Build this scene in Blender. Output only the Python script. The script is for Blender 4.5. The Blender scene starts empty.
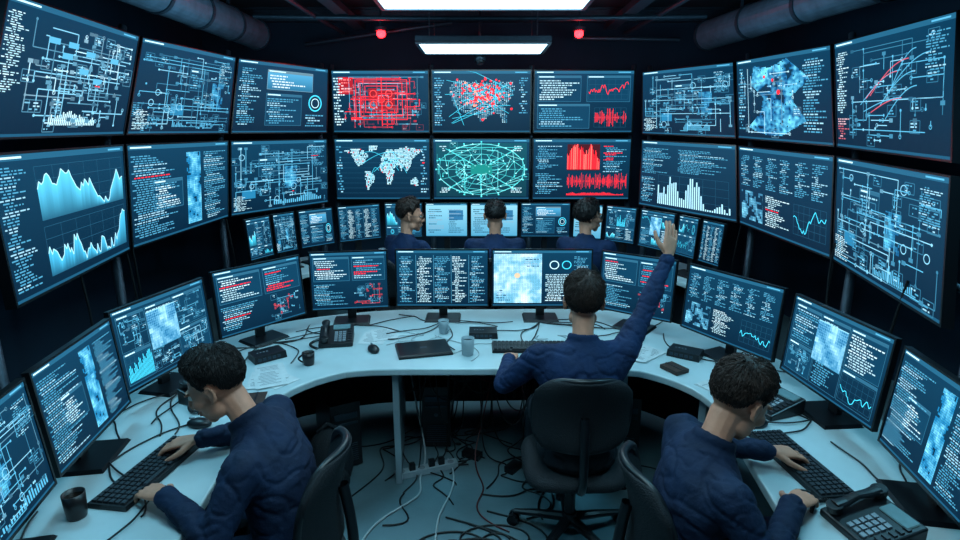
import bpy, math, random
from mathutils import Vector, Matrix, noise
V=Vector
# ---------------------------------------------------------------- utils
def lin(c):
    o=[]
    for x in c[:3]:
        x=x/255.0
        o.append(x/12.92 if x<=0.04045 else ((x+0.055)/1.055)**2.4)
    return tuple(o)
def mat(name,col,rough=0.5,metal=0.0,spec=0.5,emit=None,es=0.0,nscale=None,namt=0.15,bump=0.0,bscale=None,sheen=0.0):
    m=bpy.data.materials.new(name); m.use_nodes=True
    nt=m.node_tree; b=nt.nodes['Principled BSDF']
    c=lin(col)
    b.inputs['Base Color'].default_value=(*c,1); b.inputs['Roughness'].default_value=rough
    b.inputs['Metallic'].default_value=metal
    try: b.inputs['Specular IOR Level'].default_value=spec
    except Exception: pass
    if sheen: b.inputs['Sheen Weight'].default_value=sheen
    if emit:
        b.inputs['Emission Color'].default_value=(*lin(emit),1); b.inputs['Emission Strength'].default_value=es
    if nscale:
        tc=nt.nodes.new('ShaderNodeTexCoord'); n=nt.nodes.new('ShaderNodeTexNoise'); n.inputs['Scale'].default_value=nscale; n.inputs['Detail'].default_value=6
        r=nt.nodes.new('ShaderNodeValToRGB')
        r.color_ramp.elements[0].color=(*[x*(1-namt) for x in c],1); r.color_ramp.elements[1].color=(*[min(1,x*(1+namt)) for x in c],1)
        r.color_ramp.elements[0].position=.3; r.color_ramp.elements[1].position=.7
        nt.links.new(tc.outputs['Object'],n.inputs['Vector']); nt.links.new(n.outputs['Fac'],r.inputs['Fac']); nt.links.new(r.outputs['Color'],b.inputs['Base Color'])
        if bump:
            n2=nt.nodes.new('ShaderNodeTexNoise'); n2.inputs['Scale'].default_value=bscale or nscale; n2.inputs['Detail'].default_value=4
            nt.links.new(tc.outputs['Object'],n2.inputs['Vector'])
            bp=nt.nodes.new('ShaderNodeBump'); bp.inputs['Strength'].default_value=bump; bp.inputs['Distance'].default_value=.01
            nt.links.new(n2.outputs['Fac'],bp.inputs['Height']); nt.links.new(bp.outputs['Normal'],b.inputs['Normal'])
    return m
M={}
M['wall']=mat('wall_paint',(20,44,64),.8,nscale=3)
M['ceil']=mat('ceiling_paint',(20,32,44),.9,nscale=4)
M['floor']=mat('floor_vinyl',(98,124,132),.38,nscale=1.6,namt=.3,bump=.1,bscale=30)
M['plat']=mat('platform_carpet',(20,28,40),.9,nscale=20)
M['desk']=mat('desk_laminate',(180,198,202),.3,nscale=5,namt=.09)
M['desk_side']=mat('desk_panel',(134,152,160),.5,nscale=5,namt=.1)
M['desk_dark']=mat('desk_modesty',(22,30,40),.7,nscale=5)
M['black']=mat('black_plastic',(16,19,24),.38,nscale=40,namt=.1)
M['bezel']=mat('bezel',(10,12,16),.3,nscale=30)
M['mesh']=mat('chair_fabric',(14,19,26),.75,nscale=120,namt=.4,bump=.5,bscale=200)
M['metal']=mat('brushed_metal',(90,98,108),.35,.9,nscale=60)
M['dmetal']=mat('dark_metal',(54,68,80),.45,.5,nscale=30)
M['duct']=mat('duct_metal',(98,120,136),.4,.3,nscale=12,namt=.25)
M['key']=mat('key_caps',(30,34,40),.45,nscale=60)
M['keylab']=mat('button_grey',(120,130,138),.5,nscale=60)
M['lcd']=mat('phone_lcd',(60,90,100),.2,emit=(90,150,165),es=.35,nscale=50)
M['paper']=mat('paper',(196,202,204),.8,nscale=30,namt=.08)
M['cup']=mat('cup_ceramic',(150,165,172),.3,nscale=20,namt=.08)
M['dcup']=mat('cup_dark',(28,24,26),.35,nscale=20)
M['coffee']=mat('coffee',(30,16,10),.1,nscale=20)
M['wallet']=mat('leather_brown',(58,40,34),.6,nscale=60,namt=.3)
M['cable']=mat('cable_black',(14,15,18),.45,nscale=30)
M['cablew']=mat('cable_white',(170,180,184),.5,nscale=30,namt=.05)
M['cabler']=mat('cable_red',(96,34,36),.5,nscale=30)
M['navy']=mat('sweater_navy',(8,30,58),.8,spec=.35,nscale=9,namt=.25,bump=.3,bscale=60)
M['navy2']=mat('shirt_blue',(9,36,72),.8,spec=.35,nscale=9,namt=.25,bump=.3,bscale=60)
M['trouser']=mat('trousers',(12,18,28),.85,nscale=14,bump=.3)
M['shoe']=mat('shoe_leather',(12,12,14),.35,nscale=30)
M['skin']=mat('skin',(200,138,112),.5,spec=.4,nscale=25,namt=.12,bump=.08,bscale=160)
M['lip']=mat('lips',(150,84,78),.45,nscale=25)
M['hair']=mat('hair_dark',(24,18,18),.55,spec=.35,nscale=60,namt=.4)
M['hair2']=mat('hair_brown',(46,31,25),.55,spec=.35,nscale=60,namt=.4)
M['eyew']=mat('eye_white',(210,210,205),.2,nscale=20,namt=.03)
M['iris']=mat('iris',(30,18,12),.15,nscale=20)
M['lamp']=mat('lamp_diffuser',(230,240,245),.5,emit=(178,228,246),es=7.2,nscale=3,namt=.02)
M['red']=mat('red_beacon',(160,10,14),.2,emit=(255,24,30),es=20,nscale=3,namt=.02)
M['redtube']=mat('red_led_tube',(160,10,14),.2,emit=(255,20,26),es=2.2,nscale=3,namt=.02)
m=bpy.data.materials.new('screen_emission'); m.use_nodes=True; nt=m.node_tree; b=nt.nodes['Principled BSDF']
at=nt.nodes.new('ShaderNodeAttribute'); at.attribute_name='Col'
b.inputs['Base Color'].default_value=(.004,.006,.008,1); b.inputs['Roughness'].default_value=.5; b.inputs['Specular IOR Level'].default_value=.15
nt.links.new(at.outputs['Color'],b.inputs['Emission Color']); b.inputs['Emission Strength'].default_value=1.8
M['screen']=m

class MB:
    def __init__(s): s.v=[];s.f=[];s.m=[];s.c=[];s.ml=[]
    def mi(s,k):
        if k not in s.ml: s.ml.append(k)
        return s.ml.index(k)
    def add(s,vs,fs,k,col=None):
        o=len(s.v); s.v+= [tuple(x) for x in vs]
        if col is None: s.c+=[(0,0,0)]*len(vs)
        elif isinstance(col,list): s.c+=col
        else: s.c+=[col]*len(vs)
        i=s.mi(k)
        for f in fs: s.f.append([a+o for a in f]); s.m.append(i)
    def box(s,c,h,k,ax=None,top=(1,1)):
        c=V(c); X,Y,Z=ax if ax else (V((1,0,0)),V((0,1,0)),V((0,0,1)))
        vs=[]
        for dz in(-1,1):
            a,b2=(top if dz>0 else (1,1))
            for dx,dy in((-1,-1),(1,-1),(1,1),(-1,1)):
                vs.append(c+X*dx*h[0]*a+Y*dy*h[1]*b2+Z*dz*h[2])
        s.add(vs,[(3,2,1,0),(4,5,6,7),(0,1,5,4),(1,2,6,5),(2,3,7,6),(3,0,4,7)],k)
    def loft(s,secs,k,n=16):
        vs=[];fs=[]
        for c,a,b2 in secs:
            for i in range(n):
                t=2*math.pi*i/n
                vs.append(V(c)+a*math.cos(t)+b2*math.sin(t))
        for j in range(len(secs)-1):
            for i in range(n):
                fs.append((j*n+i,j*n+(i+1)%n,(j+1)*n+(i+1)%n,(j+1)*n+i))
        fs.append(tuple(range(n))[::-1]); fs.append(tuple((len(secs)-1)*n+i for i in range(n)))
        s.add(vs,fs,k)
    def cyl(s,p0,p1,r0,r1,k,n=16):
        p0=V(p0);p1=V(p1);d=(p1-p0).normalized();a,b2=perp(d)
        s.loft([(p0,a*r0,b2*r0),(p1,a*r1,b2*r1)],k,n)
    def cap(s,p0,r0,p1,r1,k,n=14):
        p0=V(p0);p1=V(p1);d=(p1-p0)
        if d.length<1e-6:d=V((0,0,1))
        d=d.normalized();a,b2=perp(d);S=[]
        for t in(8,30,60,90):
            t=math.radians(t);S.append((p0-d*r0*math.cos(t),a*r0*math.sin(t),b2*r0*math.sin(t)))
        for t in(90,60,30,8):
            t=math.radians(t);S.append((p1+d*r1*math.cos(t),a*r1*math.sin(t),b2*r1*math.sin(t)))
        s.loft(S,k,n)
    def ell(s,c,X,Y,Z,k,n=18,m=10):
        S=[]
        for j in range(m+1):
            t=math.pi*(j+.12)/(m+.24)
            S.append((V(c)-Z*math.cos(t),X*math.sin(t),Y*math.sin(t)))
        s.loft(S,k,n)
    def mesh(s,name):
        me=bpy.data.meshes.new(name); me.from_pydata(s.v,[],s.f)
        for k in s.ml: me.materials.append(M[k])
        me.polygons.foreach_set('material_index',s.m)
        if 'screen' in s.ml:
            ca=me.color_attributes.new('Col','FLOAT_COLOR','POINT')
            fl=[]
            for c in s.c: fl+= [c[0],c[1],c[2],1.0]
            ca.data.foreach_set('color',fl)
        me.update(); return me
    def obj(s,name,parent=None,smooth=False,bevel=0,loc=None,rz=0,sub=0):
        o=bpy.data.objects.new(name,s.mesh(name)); bpy.context.collection.objects.link(o)
        if smooth:
            for p in o.data.polygons:p.use_smooth=True
        if bevel:
            bm=o.modifiers.new('bevel','BEVEL');bm.width=bevel;bm.segments=2;bm.limit_method='ANGLE';bm.angle_limit=math.radians(40)
        if sub:
            sm=o.modifiers.new('sub','SUBSURF');sm.levels=sub;sm.render_levels=sub
        if parent:o.parent=parent
        if loc:o.location=loc
        if rz:o.rotation_euler=(0,0,rz)
        return o
def perp(d):
    r=V((0,0,1)) if abs(d.z)<.9 else V((1,0,0))
    a=d.cross(r).normalized(); return a,d.cross(a).normalized()
def empty(name,loc=(0,0,0),rz=0):
    e=bpy.data.objects.new(name,None);e.empty_display_size=.1;bpy.context.collection.objects.link(e)
    e.location=loc;e.rotation_euler=(0,0,rz);return e
def curve(name,splines,r,k,parent=None,res=2):
    cu=bpy.data.curves.new(name,'CURVE');cu.dimensions='3D';cu.bevel_depth=r;cu.bevel_resolution=res;cu.resolution_u=6
    for pts in splines:
        sp=cu.splines.new('NURBS');sp.points.add(len(pts)-1)
        for i,p in enumerate(pts): sp.points[i].co=(p[0],p[1],p[2],1)
        sp.order_u=min(4,len(pts));sp.use_endpoint_u=True
    cu.materials.append(M[k])
    o=bpy.data.objects.new(name,cu);bpy.context.collection.objects.link(o)
    if parent:o.parent=parent
    return o
def remesh(name,mb,voxel,smooth=4,parent=None,fn=None,matfn=None,keys=None):
    o=bpy.data.objects.new(name,mb.mesh(name));bpy.context.collection.objects.link(o)
    r=o.modifiers.new('r','REMESH');r.mode='VOXEL';r.voxel_size=voxel
    if smooth:
        q=o.modifiers.new('s','SMOOTH');q.iterations=smooth;q.factor=.5
    dg=bpy.context.evaluated_depsgraph_get();dg.update()
    me=bpy.data.meshes.new_from_object(o.evaluated_get(dg))
    old=o.data;o.modifiers.clear();o.data=me;bpy.data.meshes.remove(old)
    me.materials.clear()
    for k in (keys or mb.ml[:1]): me.materials.append(M[k])
    if fn:
        nm=[v.normal.copy() for v in me.vertices]
        for i,v in enumerate(me.vertices): v.co=v.co+nm[i]*fn(v.co,nm[i])
    for p in me.polygons:
        p.use_smooth=True;p.material_index=matfn(p.center) if matfn else 0
    me.update();o.parent=parent
    return o

# ---------------------------------------------------------------- screen content canvas
BG=(3,30,50);PAN=(7,52,78);LN=(78,160,196);BR=(186,228,240);CY=(64,200,232);RD=(242,38,50);GR=(90,220,196);WH=(225,245,252);BL=(36,120,180)
class Cv:
    def __init__(s,mb,C,rng,W=1.6):
        s.mb=mb;s.C=C;s.W=W;s.r=rng;s.n=(C[1]-C[0]).cross(C[3]-C[0]).normalized()
    def P(s,x,y,l):
        a=x/s.W;b2=y;C=s.C
        return C[0]*(1-a)*(1-b2)+C[1]*a*(1-b2)+C[2]*a*b2+C[3]*(1-a)*b2+s.n*(.002+.0006*l)
    def poly(s,pts,col,l=1):
        pts=[(min(max(p[0],0),s.W),min(max(p[1],0),1)) for p in pts]
        s.mb.add([s.P(p[0],p[1],l) for p in pts],[tuple(range(len(pts)))],'screen',lin(col))
    def rect(s,x0,y0,x1,y1,col,l=1,col2=None):
        x0=max(0,x0);x1=min(x1,s.W);y0=max(0,y0);y1=min(1,y1)
        if x1<=x0 or y1<=y0:return
        nx=max(1,int((x1-x0)/.12));ny=max(1,int((y1-y0)/.12));vs=[];cs=[];c0=lin(col);c1=lin(col2 or col)
        for j in range(ny+1):
            for i in range(nx+1):
                vs.append(s.P(x0+(x1-x0)*i/nx,y0+(y1-y0)*j/ny,l));cs.append(tuple(c0[q]*(1-j/ny)+c1[q]*j/ny for q in range(3)))
        s.mb.add(vs,[(j*(nx+1)+i,j*(nx+1)+i+1,(j+1)*(nx+1)+i+1,(j+1)*(nx+1)+i) for j in range(ny) for i in range(nx)],'screen',cs)
    def line(s,pts,w,col,l=3):
        for (x0,y0),(x1,y1) in zip(pts,pts[1:]):
            dx,dy=x1-x0,y1-y0;L=math.hypot(dx,dy)
            if L<1e-6:continue
            nx,ny=-dy/L*w/2,dx/L*w/2;k=max(1,int(L/.15))
            for i in range(k):
                a,b2=i/k,(i+1)/k;ax,ay,bx,by=x0+dx*a,y0+dy*a,x0+dx*b2,y0+dy*b2
                s.poly([(ax+nx,ay+ny),(ax-nx,ay-ny),(bx-nx,by-ny),(bx+nx,by+ny)],col,l)
    def ring(s,x,y,r,w,col,l=3,n=28,a0=0,a1=6.2832):
        s.line([(x+r*math.cos(a0+(a1-a0)*i/n),y+r*math.sin(a0+(a1-a0)*i/n)) for i in range(n+1)],w,col,l)
    def disc(s,x,y,r,col,l=3,n=10):
        s.poly([(x+r*math.cos(6.2832*i/n),y+r*math.sin(6.2832*i/n)) for i in range(n)],col,l)
    def frame(s,x0,y0,x1,y1,col=LN,w=.006,fill=None,title=True):
        if fill:s.rect(x0,y0,x1,y1,fill,1)
        s.line([(x0,y0),(x1,y0),(x1,y1),(x0,y1),(x0,y0)],w,mix(col,BG,.45))
        if title:
            s.rect(x0,y1-.035,x1,y1,mix(col,BG,.55),2);s.rect(x0+.02,y1-.025,x0+.02+(x1-x0)*.35,y1-.01,BR,4)
    def text(s,x0,y0,x1,y1,rows,col=LN,fill=.8,hot=.004,indent=True):
        rows=int(rows*1.35) if rows>6 else rows
        col=mix(col,BG,.15)
        p=(y1-y0)/rows
        for i in range(rows):
            y=y1-(i+1)*p+p*.25;x=x0+(s.r.choice((0,0,.03,.05)) if indent else 0);end=x0+(x1-x0)*s.r.uniform(.35,1)*(fill+.2)
            end=min(end,x1);c=col if s.r.random()>.25 else mix(col,WH,.45)
            if s.r.random()<hot:c=RD
            while x<end-.01:
                w=s.r.uniform(.012,.06);s.rect(x,y,min(x+w,end),y+p*.46,c,4);x+=w+.014
    def chart(s,x0,y0,x1,y1,col=CY,n=40,kind='line',amp=1,base=.4,grid=True):
        if grid:
            for i in range(5): s.line([(x0,y0+(y1-y0)*i/4),(x1,y0+(y1-y0)*i/4)],.003,mix(LN,BG,.6),2)
            for i in range(7): s.line([(x0+(x1-x0)*i/6,y0),(x0+(x1-x0)*i/6,y1)],.003,mix(LN,BG,.6),2)
        v=base;pts=[]
        for i in range(n):
            v+=s.r.uniform(-.14,.14)*amp;v=min(.97,max(.05,v+(base-v)*.1));pts.append((x0+(x1-x0)*i/(n-1),y0+(y1-y0)*v))
        if kind=='line':s.line(pts,.009,col,4)
        elif kind=='area':
            for a,b2 in zip(pts,pts[1:]):
                s.mb.add([s.P(a[0],y0,3),s.P(b2[0],y0,3),s.P(b2[0],b2[1],3),s.P(a[0],a[1],3)],[(0,1,2,3)],'screen',[lin(mix(col,BG,.65)),lin(mix(col,BG,.65)),lin(col),lin(col)])
            s.line(pts,.008,mix(col,WH,.6),4)
        elif kind=='bar':
            for a in pts:s.rect(a[0],y0,a[0]+(x1-x0)/n*.6,a[1],col,3)
        elif kind=='wave':
            for a in pts:
                h=s.r.random()**2*(y1-y0)*.5;m_=(y0+y1)/2
                s.rect(a[0],m_-h,a[0]+(x1-x0)/n*.5,m_+h,col,3)
def mix(a,b2,t): return tuple(a[i]*(1-t)+b2[i]*t for i in range(3))
def bars(c,dark=False):
    c.rect(0,0,c.W,1,mix(BG,(0,20,40),.3),0,mix(BG,PAN,.9))
    c.rect(0,.955,c.W,1,mix(PAN,LN,.3),2);c.rect(.03,.97,.3,.985,BR,4);c.rect(c.W-.25,.97,c.W-.05,.985,LN,4)
    c.rect(0,0,c.W,.02,mix(PAN,LN,.2),2)
def noisepatch(c,x0,y0,x1,y1,step=.025,lo=(14,70,110),hi=(150,220,242),sc=7,thr=-.35,l=2,seed=0):
    y=y0
    while y<y1-.001:
        x=x0
        while x<x1-.001:
            n_=noise.noise(V((x*sc,y*sc,seed)))+.6*noise.noise(V((x*sc*3,y*sc*3,seed+5)))
            if n_>thr:c.rect(x,y,min(x+step*.92,x1),min(y+step*.92,y1),mix(lo,hi,min(1,max(0,.35+n_*.9))),l)
            x+=step
        y+=step
def circuit(c,x0,y0,x1,y1,n=26,col=LN,hot=None,w=.007,N=16,wh=.3):
    r=c.r
    def g(): return (x0+(x1-x0)*r.randint(0,N)/N, y0+(y1-y0)*r.randint(0,N)/N)
    for i in range(n):
        p=g();q=g()
        if i%3: q=(p[0]+(q[0]-p[0])*.35,p[1]+(q[1]-p[1])*.35)
        cc=col if r.random()>.35 else mix(col,WH,wh)
        if r.random()<.3:cc=mix(cc,BG,.4)
        if hot and r.random()<.4:cc=hot
        L=[p,(q[0],p[1]),q] if r.random()<.5 else [p,(p[0],q[1]),q]
        if r.random()<.5:L=L[:2]
        c.line(L,w,cc,3)
        for e in (L[0],L[-1]):
            k=r.random()
            if k<.35:c.disc(e[0],e[1],.012,cc,4)
            elif k<.55:c.ring(e[0],e[1],.015,.005,cc,4,10)
            elif k<.8:
                c.rect(e[0]-.025,e[1]-.016,e[0]+.025,e[1]+.016,mix(cc,BG,.35),4)
    for i in range(n//3):
        p=g();c.frame(max(p[0]-.06,0),max(p[1]-.05,0),min(p[0]+.06,c.W),min(p[1]+.04,1),col,w*.8,None,False)
        c.text(p[0]-.05,p[1]-.04,p[0]+.05,p[1]+.03,3,col)
def dashed_dots(c,poly,x0,y0,sx,sy,step,col,hot=0,l=3,sz=.6,prob=.9,colf=None):
    xs=[p[0] for p in poly];ys=[p[1] for p in poly]
    y=min(ys)
    while y<max(ys):
        x=min(xs)
        while x<max(xs):
            ins=False;j=len(poly)-1
            for i in range(len(poly)):
                a=poly[i];b2=poly[j]
                if (a[1]>y)!=(b2[1]>y) and x<(b2[0]-a[0])*(y-a[1])/(b2[1]-a[1])+a[0]: ins=not ins
                j=i
            if ins and c.r.random()<prob:
                px,py=x0+x*sx,y0+y*sy;cc=colf(x,y) if colf else (RD if c.r.random()<hot else mix(col,WH,c.r.random()*.7))
                if cc: c.rect(px,py,px+step*sx*sz,py+step*sy*sz,cc,l)
            x+=step
        y+=step
CONT=[[(-165,65),(-140,70),(-95,72),(-80,65),(-60,52),(-70,43),(-81,28),(-97,27),(-105,20),(-88,15),(-100,17),(-115,30),(-124,42),(-135,58)],
[(-55,62),(-25,70),(-20,80),(-60,80)],[(-78,8),(-60,8),(-35,-6),(-40,-22),(-58,-38),(-70,-54),(-74,-30),(-81,-5)],
[(-16,15),(-10,32),(10,37),(32,31),(43,11),(51,11),(40,-15),(30,-32),(18,-34),(10,0),(-8,5)],
[(-10,37),(-5,48),(5,60),(20,70),(60,70),(100,77),(140,72),(178,67),(160,60),(140,52),(122,38),(120,25),(107,10),(100,5),(95,20),(88,22),(78,8),(70,22),(57,26),(45,13),(35,30),(28,37),(15,40)],
[(114,-22),(130,-12),(142,-11),(153,-28),(145,-38),(130,-32),(115,-34)]]
USA=[(0,.75),(.1,.98),(.5,.9),(.95,.95),(1,.8),(.92,.55),(.85,.35),(.9,.05),(.82,.02),(.75,.25),(.6,.2),(.5,.02),(.42,.2),(.2,.28),(.08,.4)]
def L_circuit(c):
    bars(c);circuit(c,.06,.06,c.W-.06,.9,64,LN,None,.008,20);c.text(.03,.04,.3,.25,10,BR);c.text(1.3,.6,1.56,.9,12,LN)
    for i in range(5):c.ring(c.r.uniform(.1,1.5),c.r.uniform(.1,.85),c.r.uniform(.03,.05),.008,mix(LN,WH,.3))
    x=c.r.uniform(.35,.8);noisepatch(c,x+.42,.3,x+.64,.62,.022,(14,80,124),(100,200,232),9,-.4,2,x);c.rect(x-.25,.2,x-.05,.32,(30,110,150),2);c.frame(x,.5,x+.32,.75,LN,.006,PAN);c.text(x+.02,.52,x+.3,.7,6)
    c.chart(c.r.uniform(.5,.9),.07,c.r.uniform(1.1,1.5),.2,LN,24,'bar',2,.5,False)
def L_arcs(c):
    bars(c);circuit(c,.3,.08,1.5,.88,42,LN,None,.007,20);c.text(.03,.3,.25,.9,20,BR);c.text(.03,.06,.25,.26,7,(200,90,100))
    for i in range(9):
        x=c.r.uniform(.2,.9);y=c.r.uniform(.1,.5);d=c.r.uniform(.3,.6);h=c.r.uniform(.1,.35)
        c.line([(x+d*t/12,y+h*math.sin(t/12*1.57)) for t in range(13)],.008,(190,80,96) if i%4==0 else LN,4)
    c.text(1.3,.55,1.56,.9,12,LN)
def L_circuit_w(c):
    bars(c);circuit(c,.28,.08,c.W-.08,.88,80,mix(LN,WH,.25),None,.009,22,.5);c.text(.02,.3,.22,.9,26,BR);c.chart(.55,.08,1.1,.2,BR,26,'bar',2,.6,False)
    for i in range(7):
        x,y=c.r.uniform(.4,1.3),c.r.uniform(.3,.8);c.rect(x,y,x+.12,y+.05,LN,4)
def L_circuit_red(c):
    bars(c);circuit(c,.2,.08,c.W-.15,.88,60,(160,50,64),RD,.010,16,.2);circuit(c,.2,.08,c.W-.1,.9,26,LN)
    c.rect(.6,.36,1.04,.72,(130,18,30),2)
    for x,y in ((.64,.42),(.9,.42),(.64,.6),(.9,.6),(.77,.51)):c.ring(x+.04,y+.03,.055,.012,(255,70,70),4)
    for i in range(3):c.rect(.56-i*.08,.32-i*.06,1.08+i*.08,.33-i*.06,RD,5);c.rect(.56-i*.08,.75+i*.05,1.08+i*.08,.76+i*.05,RD,5)
    for i in range(3):c.rect(.54-i*.08,.32-i*.06,.55-i*.08,.76+i*.05,RD,5);c.rect(1.08+i*.08,.32-i*.06,1.09+i*.08,.76+i*.05,RD,5)
    c.text(.02,.1,.2,.9,14,BR);c.rect(.1,.62,.35,.9,(150,20,34),2);c.text(.12,.64,.33,.88,5,(255,120,120));c.rect(.3,.2,.48,.24,RD,4)
    c.line([(.82,.1),(.82,.9)],.012,RD,5);c.line([(.3,.54),(1.4,.54)],.012,RD,5)
def L_usmap(c):
    bars(c);dashed_dots(c,USA,.25,.12,1.1,.75,.028,(40,116,150),.0)
    for i in range(160):
        a=c.r.gauss(.82,.2);b2=c.r.gauss(.62,.13)
        if .2<a<1.4 and .1<b2<.9:c.disc(a,b2,c.r.uniform(.008,.024),RD if c.r.random()<.85 else (255,150,120),5,6)
    for i in range(34):
        a,b2=c.r.uniform(.2,1.4),c.r.uniform(.1,.85);c.line([(a,b2),(c.r.gauss(.8,.25),c.r.gauss(.55,.15))],.006,CY,4)
    c.text(.03,.1,.2,.9,16);c.text(1.42,.3,1.57,.9,12)
def L_panelred(c):
    bars(c);c.frame(.05,.5,.75,.92,LN,.006,PAN);c.text(.08,.52,.72,.86,7,BR,.9);c.frame(.85,.5,1.55,.92,LN,.006,PAN)
    c.chart(.88,.54,1.52,.86,RD,44,'line',1.6,.5);c.frame(.05,.06,.9,.46,LN,.006,PAN);c.text(.08,.08,.86,.4,7,LN);c.chart(.98,.08,1.5,.4,RD,40,'wave')
def L_map(c):
    bars(c)
    for p in CONT:dashed_dots(c,p,.8,.42,.0040,.0058,4.2,(130,196,215),.03,sz=.8)
    for i in range(10):c.line([(.05,.1+.085*i),(1.55,.1+.085*i)],.003,mix(LN,BG,.6),2)
    for i in range(10):
        a=c.r.uniform(.3,1.3);b2=c.r.uniform(.3,.8);d=c.r.uniform(.3,1.3);e=c.r.uniform(.3,.8)
        c.line([(a+(d-a)*t/8,b2+(e-b2)*t/8+.12*math.sin(math.pi*t/8)) for t in range(9)],.006,CY,5)
    c.text(.02,.1,.14,.9,14);c.text(1.45,.1,1.58,.9,14)
def L_net(c):
    bars(c);c.rect(.04,.04,1.56,.94,(8,48,62),1,(12,70,84));cx,cy=.8,.5;g=mix(GR,CY,.5)
    for i in range(1,6):
        k=i/5;c.line([(cx+.74*k*math.cos(t*.3927)*(1.0 if t%2 else .96),cy+.43*k*math.sin(t*.3927)) for t in range(17)],.009,mix(g,BG,.2),3)
    for i in range(16):
        t=6.2832*i/16;e=(cx+.76*math.cos(t),cy+.46*math.sin(t));c.line([(cx+.1*math.cos(t),cy+.07*math.sin(t)),e],.008,mix(g,BG,.25),3);c.disc(e[0],e[1],.015,g,5,6)
    for i in range(80):
        t=6.2832*c.r.randint(0,31)/32;k=c.r.randint(1,5)/5;p=(cx+.74*k*math.cos(t),cy+.43*k*math.sin(t));t+=c.r.choice((-.39,.39));k=min(1,k+.2)
        c.line([p,(cx+.74*k*math.cos(t),cy+.43*k*math.sin(t))],.007,mix(g,WH,c.r.random()*.4),4);c.disc(p[0],p[1],.013,mix(g,WH,.5),5,6)
    circuit(c,.06,.06,1.54,.92,16,g,None,.007)
    for a,b2 in ((.1,.8),(1.3,.8),(.1,.1),(1.3,.1)):
        c.text(a,b2,a+.2,b2+.1,3,BR);c.line([(a+.1,b2+.05),(cx,cy)],.008,g,3)
    c.rect(.62,.42,.98,.58,(20,120,116),5);c.text(.66,.44,.95,.56,3,WH,1)
def L_spectro(c):
    bars(c);c.text(.04,.5,.5,.9,11,LN);c.text(.04,.08,.5,.44,9,LN);c.rect(.56,.48,1.1,.92,(60,14,24),1);n=60;h=.2
    for i in range(n):
        h=min(.42,max(.08,h+c.r.uniform(-.07,.07)));x=.56+i*.54/n;c.rect(x,.5,x+.007,.5+h,RD if c.r.random()<.8 else (255,120,110),3)
    for i in range(n*2):
        x=.56+i*1.0/n/2;h=c.r.random()**2*.3;c.rect(x,.3-h*.5,x+.005,.3+h*.5,RD,3)
    c.text(1.16,.45,1.56,.9,12,LN,hot=.2);c.chart(.56,.06,1.5,.14,RD,50,'bar',grid=False)
def L_terrain(c):
    bars(c)
    def cf(x,y):
        n_=noise.noise(V((x*3,y*3,3)))+.7*noise.noise(V((x*9,y*9,1)))+.6*noise.noise(V((x*24,y*24,1)))
        if n_<-.38:return None
        return mix((8,74,126),(110,210,238),min(1,max(0,.35+n_)))
    dashed_dots(c,[(.1,.1),(.3,.3),(.35,.5),(.15,.7),(.2,.95),(.45,.9),(.7,1),(1,.7),(.75,.5),(.8,.4),(.95,.2),(.6,0),(.3,.02)],.1,.04,1.2,.9,.016,CY,l=2,sz=.92,prob=.97,colf=cf)
    circuit(c,.1,.08,1.1,.88,22,mix(LN,WH,.4));c.text(1.2,.1,1.56,.9,20,LN);c.text(.03,.1,.2,.9,16,LN);c.disc(.8,.55,.03,RD,5);c.disc(.55,.75,.02,RD,5);c.disc(.7,.7,.02,RD,5)
def L_area(c):
    bars(c);c.text(.03,.06,.32,.92,30,LN);c.chart(.4,.5,1.55,.9,(80,188,225),50,'area',1.2,.6);c.chart(.4,.08,1.55,.45,(66,178,220),60,'area',1.9,.45)
def L_strip(c):
    bars(c);c.text(.03,.06,.72,.9,26,LN);noisepatch(c,.82,.06,1.06,.9,.022,(20,110,160),(130,215,242),9,-.5,2,3);c.text(1.12,.06,1.56,.9,26,LN)
    c.frame(.3,.3,.74,.62,LN,.006,PAN);c.text(.33,.32,.7,.56,8,BR)
def L_lists(c):
    bars(c)
    for i in range(6):
        x0=.05+i*.255;c.text(x0,.5,x0+.22,.9,14,LN,.8);
    noisepatch(c,.05,.08,.5,.44,.028,(12,60,96),(120,200,226),6,-.05,2,4);c.text(.56,.08,1.0,.44,12,BR);c.chart(1.06,.1,1.54,.42,CY,30,'line',1.4,.5)
def L_skyline(c):
    bars(c);c.text(.03,.5,.6,.9,14,LN);c.text(.7,.55,1.5,.9,12,LN);c.chart(.35,.06,1.5,.5,(160,214,235),34,'bar',2.4,.55);c.text(.03,.06,.3,.45,12)
def L_dash(c):
    bars(c);W=c.W;r=c.r
    xs=[.04,r.uniform(.45,.6),r.uniform(.95,1.1),1.56];ys=[.05,r.uniform(.3,.55),.93]
    for i in range(3):
        for j in range(2):
            x0,x1=xs[i]+.01,xs[i+1]-.01;y0,y1=ys[j]+.01,ys[j+1]-.01
            c.frame(x0,y0,x1,y1,LN,.005,PAN if r.random()<.6 else None);k=r.random();yy=y1-.05
            if k<.45:c.text(x0+.02,y0+.02,x1-.02,yy,max(3,int((yy-y0)/.04)),LN if r.random()<.7 else BR)
            elif k<.55:c.chart(x0+.02,y0+.03,x1-.02,yy,CY,24,'line',1.4,.5)
            elif k<.65:c.chart(x0+.02,y0+.03,x1-.02,yy,CY,22,'bar',2,.5)
            elif k<.75:c.chart(x0+.02,y0+.03,x1-.02,yy,CY,24,'area',1.4,.5)
            elif k<.95:circuit(c,x0+.03,y0+.04,x1-.03,yy,16)
            else:
                rr=min(x1-x0,yy-y0)*.35;cx,cy=(x0+x1)/2,(y0+yy)/2
                c.ring(cx,cy,rr,.014,CY);c.ring(cx,cy,rr*.65,.01,LN)
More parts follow.
